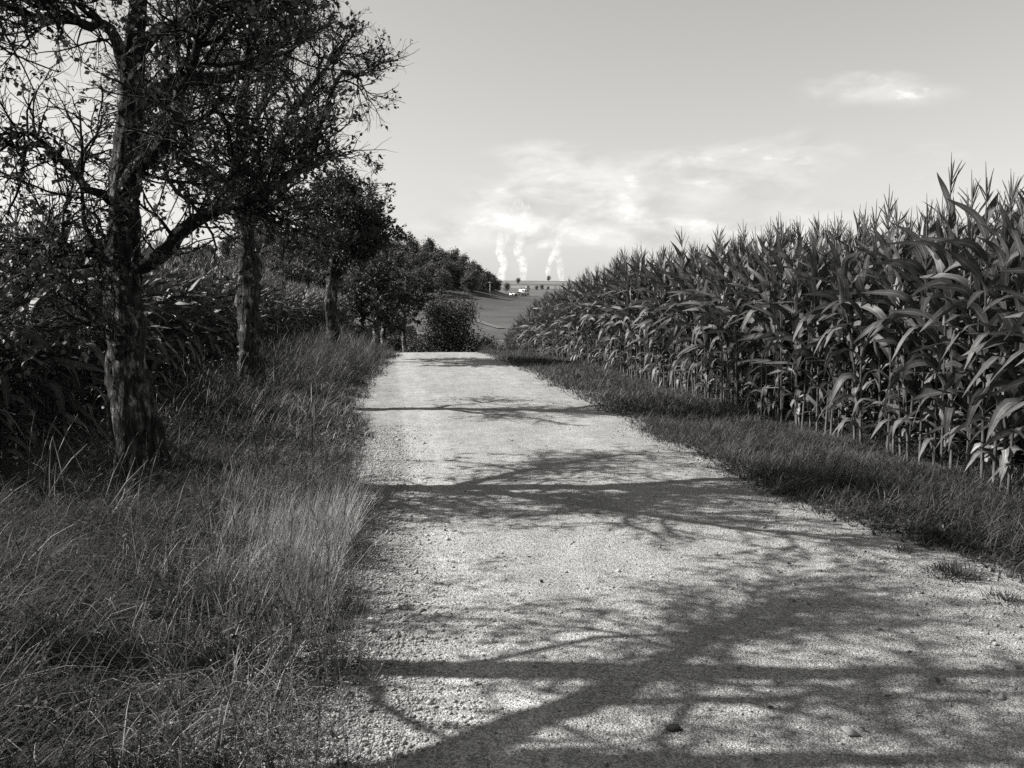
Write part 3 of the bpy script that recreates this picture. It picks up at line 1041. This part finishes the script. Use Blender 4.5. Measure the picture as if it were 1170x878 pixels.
L = rg.uniform(.022, .055, len(kk)) * (1.25 - .7 * f)
V, Ft = cards(C, D, nrm(rg.normal(0, .35, (len(kk), 3)) + np.array([0, 0, 1.0])), L, L * rg.uniform(.3, .55, len(kk)))
mb.add(V, Ft, np.repeat(np.repeat(rg.uniform(.03, .075, k), 16) * rg.uniform(.8, 1.25, len(kk)), 4))
tag(mb.build('leafy_weeds', M_GRASS), 'upright small leaved weeds mixed into the long grass of the left verge', 'weeds', kind='stuff')

k = 150
cx_, cy_ = None, 2 + 10 * rg.random(k) ** 1.3
cx_ = left_edge(cy_) - np.abs(rg.normal(.1, .7, k)) - .03
cx_ = np.where(rg.random(k) < .25, right_edge(cy_) + np.abs(rg.normal(.1, .6, k)), cx_)
per = 8
a = np.tile(np.arange(per) * 2 * PI / per, k) + rg.normal(0, .35, k * per)
sz = np.repeat(rg.uniform(.025, .06, k), per) * rg.uniform(.6, 1.2, k * per)
b0 = np.repeat(on_ground(cx_, cy_) + np.stack([0 * cx_, 0 * cx_, rg.uniform(.0, .03, k)], -1), per, 0)
V, Fq, tn = strips(b0, a, sz, sz * rg.uniform(.25, .45, k * per), rg.uniform(.5, 1.1, k * per), rg.uniform(.2, 1.0, k * per), 4, np.repeat(rg.uniform(.035, .09, k), per) * rg.uniform(.8, 1.2, k * per), .2)
tag(MB().add(V, Fq, tn).build('broad_leaf_weeds', M_GRASS), 'small broad leaved weeds scattered along the edges of the gravel', 'weeds', kind='stuff')

k = 230
y = 2.6 + 14 * rg.random(k) ** 1.5
x = rg.uniform(-.2, 3.3, k)
L = rg.uniform(.018, .045, k)
V, Ft = cards(np.stack([x, y, road_height(x, x, y) + .008], -1), nrm(np.stack([rg.normal(0, 1, k), rg.normal(0, 1, k), rg.normal(0, .15, k)], -1)), nrm(rg.normal(0, .3, (k, 3)) + np.array([0, 0, 1.0])), L, L * .6)
tag(MB().add(V, Ft, np.repeat(rg.uniform(.03, .14, k), 4)).build('fallen_leaves', M_LEAF), 'small dry leaves lying scattered on the gravel', 'leaves', kind='stuff')

k = 32000
y = 32 + 48 * rg.random(k) ** 1.5
x = rg.uniform(-5, 9, k)
ok = np.abs(x - 1.45 - shift(y)) > 1.75
x, y = x[ok], y[ok]
k = len(x)
V, Fq, tn = strips(on_ground(x, y), rg.random(k) * 6.28, rg.uniform(.2, .7, k) * (.5 + vnoise(x, y, 2)), rg.uniform(.015, .04, k), rg.uniform(.05, .6, k), rg.uniform(.2, 1.4, k), 2, .045 * rg.uniform(.6, 1.6, k))
tag(MB().add(V, Fq, tn).build('rough_grass', M_GRASS), 'rough grass around the trees and bushes beyond the crest', 'grass', kind='stuff')

# dry flowering stalks with seed heads along the left edge of the gravel, and tall seed stems in the long grass
k = 460
y = rg.uniform(2.3, 8, k)
x = left_edge(y) - np.abs(rg.normal(.25, .25, k))
h = rg.uniform(.18, .5, k)
b0 = on_ground(x, y)
lean = rg.normal(0, .3, (k, 2))
t = np.linspace(0, 1, 4)
P = b0[:, None] + np.stack([lean[:, 0:1] * t, lean[:, 1:2] * t, np.ones((k, 1)) * t], -1) * h[:, None, None]
mb = MB().add(*tubes(P, np.full((k, 4), .0013), 3), np.repeat(rg.uniform(.08, .2, k), 12))
kk = rg.integers(0, k, 5200)
f = rg.uniform(.45, 1, 5200)
C = b0[kk] + np.stack([lean[kk, 0] * f, lean[kk, 1] * f, f], -1) * h[kk, None] + rg.normal(0, .012, (5200, 3))
V, Ft = cards(C, nrm(rg.normal(0, 1, (5200, 3))), nrm(rg.normal(0, 1, (5200, 3))), np.full(5200, .009), np.full(5200, .006))
mb.add(V, Ft, np.repeat(rg.uniform(.1, .35, 5200), 4))
tag(mb.build('dry_weeds', M_GRASS), 'thin dry stalks with tiny pale seed heads along the left gravel edge', 'weeds', kind='stuff')

k = 420
y = 5 + 24 * rg.random(k) ** 1.4
x = left_edge(y) - rg.uniform(.35, 2.8, k)
h = rg.uniform(.4, .85, k)
b0 = on_ground(x, y)
lean = rg.normal(0, .22, (k, 2)) + np.array([[.1, 0]])
t = np.linspace(0, 1, 6)
P = b0[:, None] + np.stack([lean[:, 0:1] * t ** 2, lean[:, 1:2] * t ** 2, np.ones((k, 1)) * t * (1 - .12 * t)], -1) * h[:, None, None]
R = np.array([.0016, .0015, .0013, .0011, .004, .001])[None] * (1 + y[:, None] * .05)
mb = MB().add(*tubes(P, R, 3), np.repeat(rg.uniform(.08, .18, k), 18))
tag(mb.build('seed_stems', M_GRASS), 'tall thin grass stems with seed heads standing above the left verge', 'grass', kind='stuff')

# ------------------------------------------------------------------ loose gravel stones
rs = np.random.default_rng(77)
octv = np.array([[1, 0, 0], [-1, 0, 0], [0, 1, 0], [0, -1, 0], [0, 0, 1], [0, 0, -1]], float)
octf = np.array([[0, 2, 4], [2, 1, 4], [1, 3, 4], [3, 0, 4], [2, 0, 5], [1, 2, 5], [3, 1, 5], [0, 3, 5]])


def stones(n_, xf, yf, size):
    x, y = xf(n_), yf(n_)
    sz = size * .8 * np.exp(rs.normal(0, .4, n_))
    V = octv[None] * (1 + rs.normal(0, .22, (n_, 6, 3))) + rs.normal(0, .12, (n_, 6, 3))
    V = V * (sz[:, None] * np.stack([rs.uniform(.7, 1.3, n_), rs.uniform(.7, 1.3, n_), rs.uniform(.5, .9, n_)], -1))[:, None]
    a = rs.random(n_) * 6.28
    c, s = np.cos(a)[:, None], np.sin(a)[:, None]
    z = np.where((x > -.8) & (x < 3.8), road_height(x, x, y), ground_z(x, y)) + sz * .25
    W_ = np.stack([V[..., 0] * c - V[..., 1] * s + x[:, None], V[..., 0] * s + V[..., 1] * c + y[:, None], V[..., 2] + z[:, None]], -1)
    q = (octf[None] + (np.arange(n_) * 6)[:, None, None]).reshape(-1, 3)
    return W_, q, np.repeat(np.clip(rs.normal(.25, .055, n_), .08, .42), 6)


mb = MB()
mb.add(*stones(15000, lambda n_: -.12 + rs.normal(0, .22, n_), lambda n_: 2.5 + 9 * rs.random(n_) ** 1.5, .0075))
mb.add(*stones(13000, lambda n_: rs.uniform(-.3, 3.5, n_), lambda n_: 2.5 + 5 * rs.random(n_) ** 1.4, .0048))
mb.add(*stones(3500, lambda n_: 3.0 + rs.normal(0, .18, n_), lambda n_: 3 + 8 * rs.random(n_), .0065))
mb.add(*stones(60, lambda n_: rs.uniform(-.2, 3.2, n_), lambda n_: 2.8 + 8 * rs.random(n_) ** 1.3, .015))
tag(mb.build('loose_gravel', M_STONE, smooth=False), 'loose pale gravel stones lying on the road and along its edges', 'gravel', kind='stuff')

# ------------------------------------------------------------------ single small things on the ground
def road_pt(px, py):
    v = Vector(((px - 585) / F, (439 - py) / F, -1.0))
    v.rotate(Euler((rad(90 - PITCH), 0, rad(-YAW))))
    k_ = CAM_Z / -v.z
    return v.x * k_, v.y * k_


def lump_mesh(name, rng, sx, sy, sz, tone, mat):
    th, ph = np.meshgrid(np.arange(12) * 2 * PI / 12, np.linspace(.05, PI - .05, 8), indexing='ij')
    r = 1 + rng.normal(0, .12, th.shape)
    V = np.stack([sx * r * np.sin(ph) * np.cos(th), sy * r * np.sin(ph) * np.sin(th), sz * r * np.cos(ph)], -1).reshape(-1, 3)
    i, j = np.meshgrid(np.arange(12), np.arange(7), indexing='ij')
    q = np.stack([i * 8 + j, i * 8 + j + 1, ((i + 1) % 12) * 8 + j + 1, ((i + 1) % 12) * 8 + j], -1).reshape(-1, 4)
    return MB().add(V, q, tone)


x, y = road_pt(770, 841)
o = lump_mesh('earth_clod', rs, .028, .020, .012, .03, M_STONE).build('earth_clod', M_STONE)
o.location = (x, y, float(road_height(x, x, y)) + .008)
tag(o, 'small dark clod of earth lying on the near gravel inside the shadow', 'clod')


def weed(px, py, label, n_, r, h):
    x, y = road_pt(px, py)
    root = thing('weed_tuft', label, 'weed', (x, y, float(ground_z(x, y)) + .015), 0, 'weeds growing on the gravel')
    a = rs.random(n_) * 6.28
    b = np.stack([np.cos(a), np.sin(a), 0 * a], -1) * (r * .7 * rs.random(n_))[:, None]
    V, Fq, tn = strips(b, a + rs.normal(0, .5, n_), h * rs.uniform(.5, 1.2, n_), np.full(n_, .006), rs.uniform(.3, .9, n_), rs.uniform(.2, 1.2, n_), 3, rs.uniform(.03, .08, n_))
    tag(MB().add(V, Fq, tn).build('blades', M_GRASS, root), kind='stuff')
    return root


weed(1092, 660, 'low dark grass tuft growing alone on the gravel off the right verge', 330, .24, .075)
weed(1030, 632, 'small thin weed tuft on gravel just left of the low dark tuft', 70, .12, .05)
weed(1150, 690, 'thin weed tuft on gravel at the foot of the right verge, nearest the viewer', 90, .16, .06)
weed(398, 700, 'sparse weed tuft on the loose gravel off the left verge', 90, .12, .07)
weed(640, 533, 'tiny weed tuft on the gravel in the middle of the road', 40, .05, .03)


def stick(name, label, cat, p0, p1, z0, z1, r, tone, bow=.02):
    a, b = np.array([*p0, z0]), np.array([*p1, z1])
    t = np.linspace(0, 1, 7)[:, None]
    P = a * (1 - t) + b * t + np.sin(t * PI) * np.array([0, 0, bow])
    return tag(MB().add(*tubes(P[None], np.linspace(r, r * .4, 7)[None], 4), tone).build(name, M_GRASS), label, cat)


a, b = road_pt(268, 790), road_pt(357, 690)
stick('dry_stalk', 'long straight dry stalk leaning through the grass near the gravel', 'stalk', a, b, .12, .36, .0028, .26)
for k_, (pa, pb, lab) in enumerate([((380, 660), (405, 668), 'bent pale straw on the left gravel edge, the highest up the road'), ((385, 745), (430, 770), 'pale straw lying on gravel just above the trunk shadow'),
                                    ((395, 776), (424, 780), 'pale straw at the edge of the thick trunk shadow'), ((398, 838), (436, 850), 'pale straw on the left gravel edge nearest the viewer')]):
    a, b = road_pt(*pa), road_pt(*pb)
    za, zb = float(ground_z(*a)) + .05, float(ground_z(*b)) + .04
    o = stick('straw', lab, 'straw', a, b, za, zb, .0026, .3, .03)
    o['group'] = 'pale straws on the left gravel edge'

# ------------------------------------------------------------------ bush beyond the crest
def leaf_blob(rng, lobes, n_, L, tone, twig=True):
    """leaf cards through the outer part of several overlapping lobes (x, y, z, rx, ry, rz)"""
    lob = np.array(lobes)
    vol = (lob[:, 3] * lob[:, 4] * lob[:, 5]) ** .7
    i = rng.choice(len(lob), n_, p=vol / vol.sum())
    d = nrm(rng.normal(0, 1, (n_, 3)))
    r = rng.random(n_) ** .45 * (1 + .18 * rng.normal(0, 1, n_))
    C = lob[i, :3] + d * lob[i, 3:] * r[:, None]
    D = nrm(d * .5 + rng.normal(0, .7, (n_, 3)))
    Nn = nrm(rng.normal(0, .8, (n_, 3)) + d * .5 + np.array([0, 0, .5]))
    Ls = L * rng.uniform(.6, 1.4, n_)
    V, Ft = cards(C, D, Nn, Ls, Ls * .62)
    cl = np.repeat(tone * rng.uniform(.65, 1.4, n_) * (.8 + .4 * rng.random(len(lob)))[i], 4)
    return MB().add(V, Ft, cl)


def shrub(label, px, y, wd, h, n_, L, tone, seed, group=None, name='bush', cat='bush'):
    rng = np.random.default_rng(seed)
    x = at(px, y)
    z = float(ground_z(x, y))
    root = thing(name, label, cat, (x, y, z), 0, group)
    lobes = [(0, 0, h * .42, wd * .42, wd * .42, h * .42)]
    for k_ in range(16):
        a = rng.random() * 6.28
        zz = rng.uniform(.15, .8)
        rr = wd * .5 * (1 - zz ** 2 * .75) * rng.uniform(.45, .75)
        s = rng.uniform(.09, .24)
        rr *= 1.12
        lobes.append((math.cos(a) * rr, math.sin(a) * rr, zz * h * 1.05, wd * s, wd * s, h * s * 1.1))
    stems = []
    for k_ in range(9):
        a = rng.random() * 6.28
        t = np.linspace(0, 1, 5)[:, None]
        stems.append(np.array([[0, 0, -.1]]) + t * np.array([[math.cos(a) * wd * .32, math.sin(a) * wd * .32, h * .85]]) + rng.normal(0, .05, (5, 3)) * t)
    MB().add(*tubes(np.array(stems), np.linspace(.04, .008, 5)[None] * wd / 3, 5), .8).build('stems', M_BARK, root)
    tag(leaf_blob(rng, lobes, n_, L, tone).build('foliage', M_LEAF, root, smooth=False), kind='stuff')
    return root


shrub('large rounded leafy bush standing beyond the crest at the end of the road', 515, 62, 5.6, 5.3, 15000, .14, .042, 5)
shrub('low bush at the right foot of the large rounded bush', 552, 60, 2.6, 2.9, 4500, .14, .042, 6)
shrub('low bush at the left foot of the large rounded bush', 478, 64, 2.6, 2.6, 3500, .14, .045, 7)

shrub('leafy bush filling the gap between the white-trunked fruit tree and the rounded bush', 470, 72, 3.2, 3.6, 4000, .15, .042, 8)
shrub('dark bush under the small fruit trees at the crest', 446, 66, 3.0, 3.0, 4000, .15, .042, 9)
# ------------------------------------------------------------------ far wood, ridge trees, farm, pole
def far_tree_meshes(seed, h=14.0, round_=False):
    rng = np.random.default_rng(seed)
    lobes = [(0, 0, h * .5, h * .30, h * .30, h * .46)]
    for k_ in range(10 if not round_ else 6):
        a = rng.random() * 6.28
        zz = rng.uniform(.15, .86)
        rr = h * .24 * (1 - abs(zz - .55) * .9) * rng.uniform(.6, 1.15)
        s = rng.uniform(.10, .17)
        lobes.append((math.cos(a) * rr, math.sin(a) * rr, zz * h, h * s, h * s, h * s * .8))
    crown = leaf_blob(rng, lobes, 1500, h * .062, .07).mesh('crown', M_FOREST, False)  # leaf tone lightened to stand in for distance haze, painted into the colour
    P = np.array([[0, 0, -.5], [.1, 0, h * .3], [.0, .1, h * .55], [0, 0, h * .8]])
    trunk = MB().add(*tubes(P[None], np.array([[.35, .25, .16, .05]]) * h / 14, 6), .8).mesh('trunk', M_BARK)
    return crown, trunk


FT = [far_tree_meshes(400 + k_) for k_ in range(5)]
FR = [far_tree_meshes(420 + k_, 10.0, True) for k_ in range(3)]
rf = np.random.default_rng(55)


def far_tree(kind, x, y, s, label, group=None, sz=1.0, name='forest_tree'):
    c, t = kind
    o = thing(name, label, 'tree', (x, y, float(ground_z(x, y))), rf.random() * 6.28, group)
    o.scale = (s, s, s * sz)
    obj('trunk', t, o)
    obj('crown', c, o)
    return o


LABF = 'leafy tree in the wood that covers the far hill on the left'
nf = 0
for yy in np.arange(397, 600, 11.0):
    for xx in np.arange(-210, 95, 9.0):
        x_, y_ = xx + rf.normal(0, 2.6), yy + rf.normal(0, 2.6)
        # outline of the wood: its right end tapers to a low point
        front = 400 + max(0, (x_ - 22)) * 2.0 + 5 * math.sin(x_ * .11)
        back = 590 - max(0, (x_ - 0)) * .6
        if y_ < front or y_ > back or x_ > 64:
            continue
        if y_ > front + 50 and rf.random() < .55:
            continue
        s = rf.uniform(.8, 1.15) * (1 - .55 * float(sstep(x_, 28, 68)))
        far_tree(FT[rf.integers(5)], x_, y_, s, LABF, 'trees of the far wood')
        nf += 1
print('forest trees', nf, 'corn plants', count)

far_tree(FR[0], at(592, 1130), 1130, .95, 'round tree alone on the open slope below the ridge', None, .85, 'round_tree')
far_tree(FR[1], at(627, 1480), 1480, 1.15, 'round tree standing alone on the skyline of the ridge', None, .85, 'round_tree')
far_tree(FR[2], at(579, 745), 745, 1.0, 'broad round tree left of the white farmhouse', None, .85, 'round_tree')
far_tree(FR[1], at(603, 770), 770, .65, 'small dark tree just behind the white farmhouse', None, .9, 'round_tree')
for px, y_, s, lab in ((613, 850, .6, 'left of three low trees on the slope above the farm'), (619, 860, .7, 'middle of three low trees on the slope above the farm'), (626, 855, .5, 'right of three low trees on the slope above the farm')):
    far_tree(FR[0], at(px, y_), y_, s, lab, 'low trees on the slope above the farm', .75, 'round_tree')


def box(mb, x0, x1, y0, y1, z0, z1, tone=.5):
    V = np.array([[x0, y0, z0], [x1, y0, z0], [x1, y1, z0], [x0, y1, z0], [x0, y0, z1], [x1, y0, z1], [x1, y1, z1], [x0, y1, z1]], float)
    return mb.add(V, np.array([[0, 3, 2, 1], [4, 5, 6, 7], [0, 1, 5, 4], [1, 2, 6, 5], [2, 3, 7, 6], [3, 0, 4, 7]]), tone)


def gable(mb, x0, x1, y0, y1, z0, z1, over=.35):
    x0, x1, y0, y1 = x0 - over, x1 + over, y0 - over, y1 + over
    ym = (y0 + y1) / 2
    V = np.array([[x0, y0, z0], [x1, y0, z0], [x1, y1, z0], [x0, y1, z0], [x0, ym, z1], [x1, ym, z1]], float)
    mb.add(V, np.array([[0, 1, 5, 4], [2, 3, 4, 5], [0, 3, 2, 1]]), .5)
    return mb.add(V, np.array([[1, 2, 5], [3, 0, 4]]), .5)


def house(label, px, y, wd, dp, hw, hr, wins, door, seed, name='farmhouse', cat='house'):
    x = at(px, y)
    root = thing(name, label, cat, (x, y, float(ground_z(x, y)) - .3), rad(8))
    box(MB(), -wd / 2, wd / 2, -dp / 2, dp / 2, 0, hw + .3).build('wall', M_WALL, root, smooth=False)
    rf_ = gable(MB(), -wd / 2, wd / 2, -dp / 2, dp / 2, hw + .31, hw + hr).build('roof', M_ROOF, root, smooth=False)
    if name == 'farmhouse':
        box(MB(), wd * .2, wd * .2 + .7, -.35, .35, hw + hr * .4, hw + hr + .7).build('chimney', M_WALL, rf_, smooth=False)
    for (wx, wz, ww, wh) in wins:
        fr = box(MB(), wx - ww / 2 - .08, wx + ww / 2 + .08, -dp / 2 - .06, -dp / 2 - .005, wz - .08, wz + wh + .08).build('window', M_CONCRETE, root, smooth=False)
        box(MB(), wx - ww / 2, wx + ww / 2, -dp / 2 - .075, -dp / 2 - .055, wz, wz + wh).build('pane', M_GLASS, fr, smooth=False)
    dx, dw, dh = door
    box(MB(), dx - dw / 2, dx + dw / 2, -dp / 2 - .06, -dp / 2 - .004, .3, .3 + dh).build('door', M_ROOF, root, smooth=False)
    return root


house('white two-storey farmhouse with dark windows at the foot of the ridge', 599, 640, 6.4, 6, 5.4, 1.3, [(-1.9, 1.3, 1.0, 1.3), (1.9, 1.3, 1.0, 1.3), (-1.9, 3.7, 1.0, 1.2), (0, 3.7, 1.0, 1.2), (1.9, 3.7, 1.0, 1.2)], (0, 1.1, 2.1), 1)
house('low white farm building with a dark doorway left of the farmhouse', 588.5, 636, 7.5, 5, 2.5, 1.4, [(-2.6, 1.1, .9, 1.0), (2.4, 1.1, .9, 1.0)], (0, 2.2, 2.1), 2, 'farm_building', 'building')
house('small pale shed at the left end of the farm', 578, 634, 4.0, 4, 1.8, .9, [(1.1, .9, .7, .7)], (-.8, 1.3, 1.7), 3, 'shed', 'shed')

x_, y_ = at(560, 440), 440
root = thing('utility_pole', 'pale concrete utility pole standing alone in the valley field', 'utility pole', (x_, y_, float(ground_z(x_, y_)) - .3))
MB().add(*tubes(np.array([[[0, 0, 0], [0, 0, 2.5], [0, 0, 5], [0, 0, 7.2]]]), np.array([[.36, .3, .23, .18]]), 8), .5).build('post', M_CONCRETE, root)
box(MB(), -.95, .95, -.1, .1, 6.7, 6.9).build('crossarm', M_CONCRETE, root, smooth=False)
for sx in (-.8, 0, .8):
    MB().add(*tubes(np.array([[[sx, 0, 6.9], [sx, 0, 7.08], [sx, 0, 7.28]]]), np.array([[.06, .1, .05]]), 6), .5).build('insulator', M_GLASS, root)

# ------------------------------------------------------------------ steam plumes far behind the ridge (their cooling towers are hidden by it)
PY = 3000.0
for k_, (pts, lab) in enumerate([
        ([(572, 326, 4.5), (573, 312, 5.5), (576, 301, 6), (571, 290, 6.5), (572, 277, 7.5), (580, 262, 10), (590, 246, 13), (604, 230, 15)], 'white steam plume rising behind the ridge, first from the wood'),
        ([(597, 326, 4.5), (598, 312, 5.5), (597, 300, 6), (592, 288, 6.5), (595, 274, 7.5), (601, 258, 11), (608, 242, 13)], 'white steam plume rising behind the ridge, second from the wood'),
        ([(628, 326, 4), (627, 314, 5), (626, 305, 5), (631, 292, 6), (634, 280, 7), (632, 268, 5)], 'short thin steam plume directly behind the skyline tree'),
        ([(642, 326, 4.5), (641, 312, 5.5), (640, 301, 6), (636, 290, 6.5), (637, 277, 7), (642, 262, 10), (650, 247, 11)], 'white steam plume nearest the corn, rising behind the ridge')]):
    rng = np.random.default_rng(90 + k_)
    Q = []
    for px, py, r in pts:
        a_, e_ = azel(px, py)
        Q.append((math.tan(a_) * PY, 0, CAM_Z + math.tan(e_) * PY / math.cos(a_), r * (.85, .85, .6, .72)[k_] * PY / F))
    x0, z0 = Q[0][0], Q[0][2]
    p, r = resample([(q_[0] - x0, 0, q_[2] - z0, q_[3]) for q_ in Q], 40, rng, .6)
    r = r * (1 + .10 * np.sin(np.arange(40) * .55 + k_) + rng.normal(0, .03, 40))
    r[0] *= .6; r[-1] *= .15; r[-2] *= .5
    V, Fq = rough_tube(p, r, 14, rng, .07)
    mb = MB().add(V, Fq, 1.0)
    n0, n1 = 0, 39 * 14
    mb.add(np.array([p[0], p[-1]]), np.zeros((0, 3), int), 1.0)
    c0, c1 = mb.n - 2, mb.n - 1
    mb.T.append(np.array([[c0, (a + 1) % 14, a] for a in range(14)] + [[c1, n1 + a, n1 + (a + 1) % 14] for a in range(14)]))
    o = mb.build('steam_plume', M_STEAM)
    o.location = (x0, PY, z0)
    tag(o, lab, 'steam', 'steam plumes behind the ridge', 'stuff')
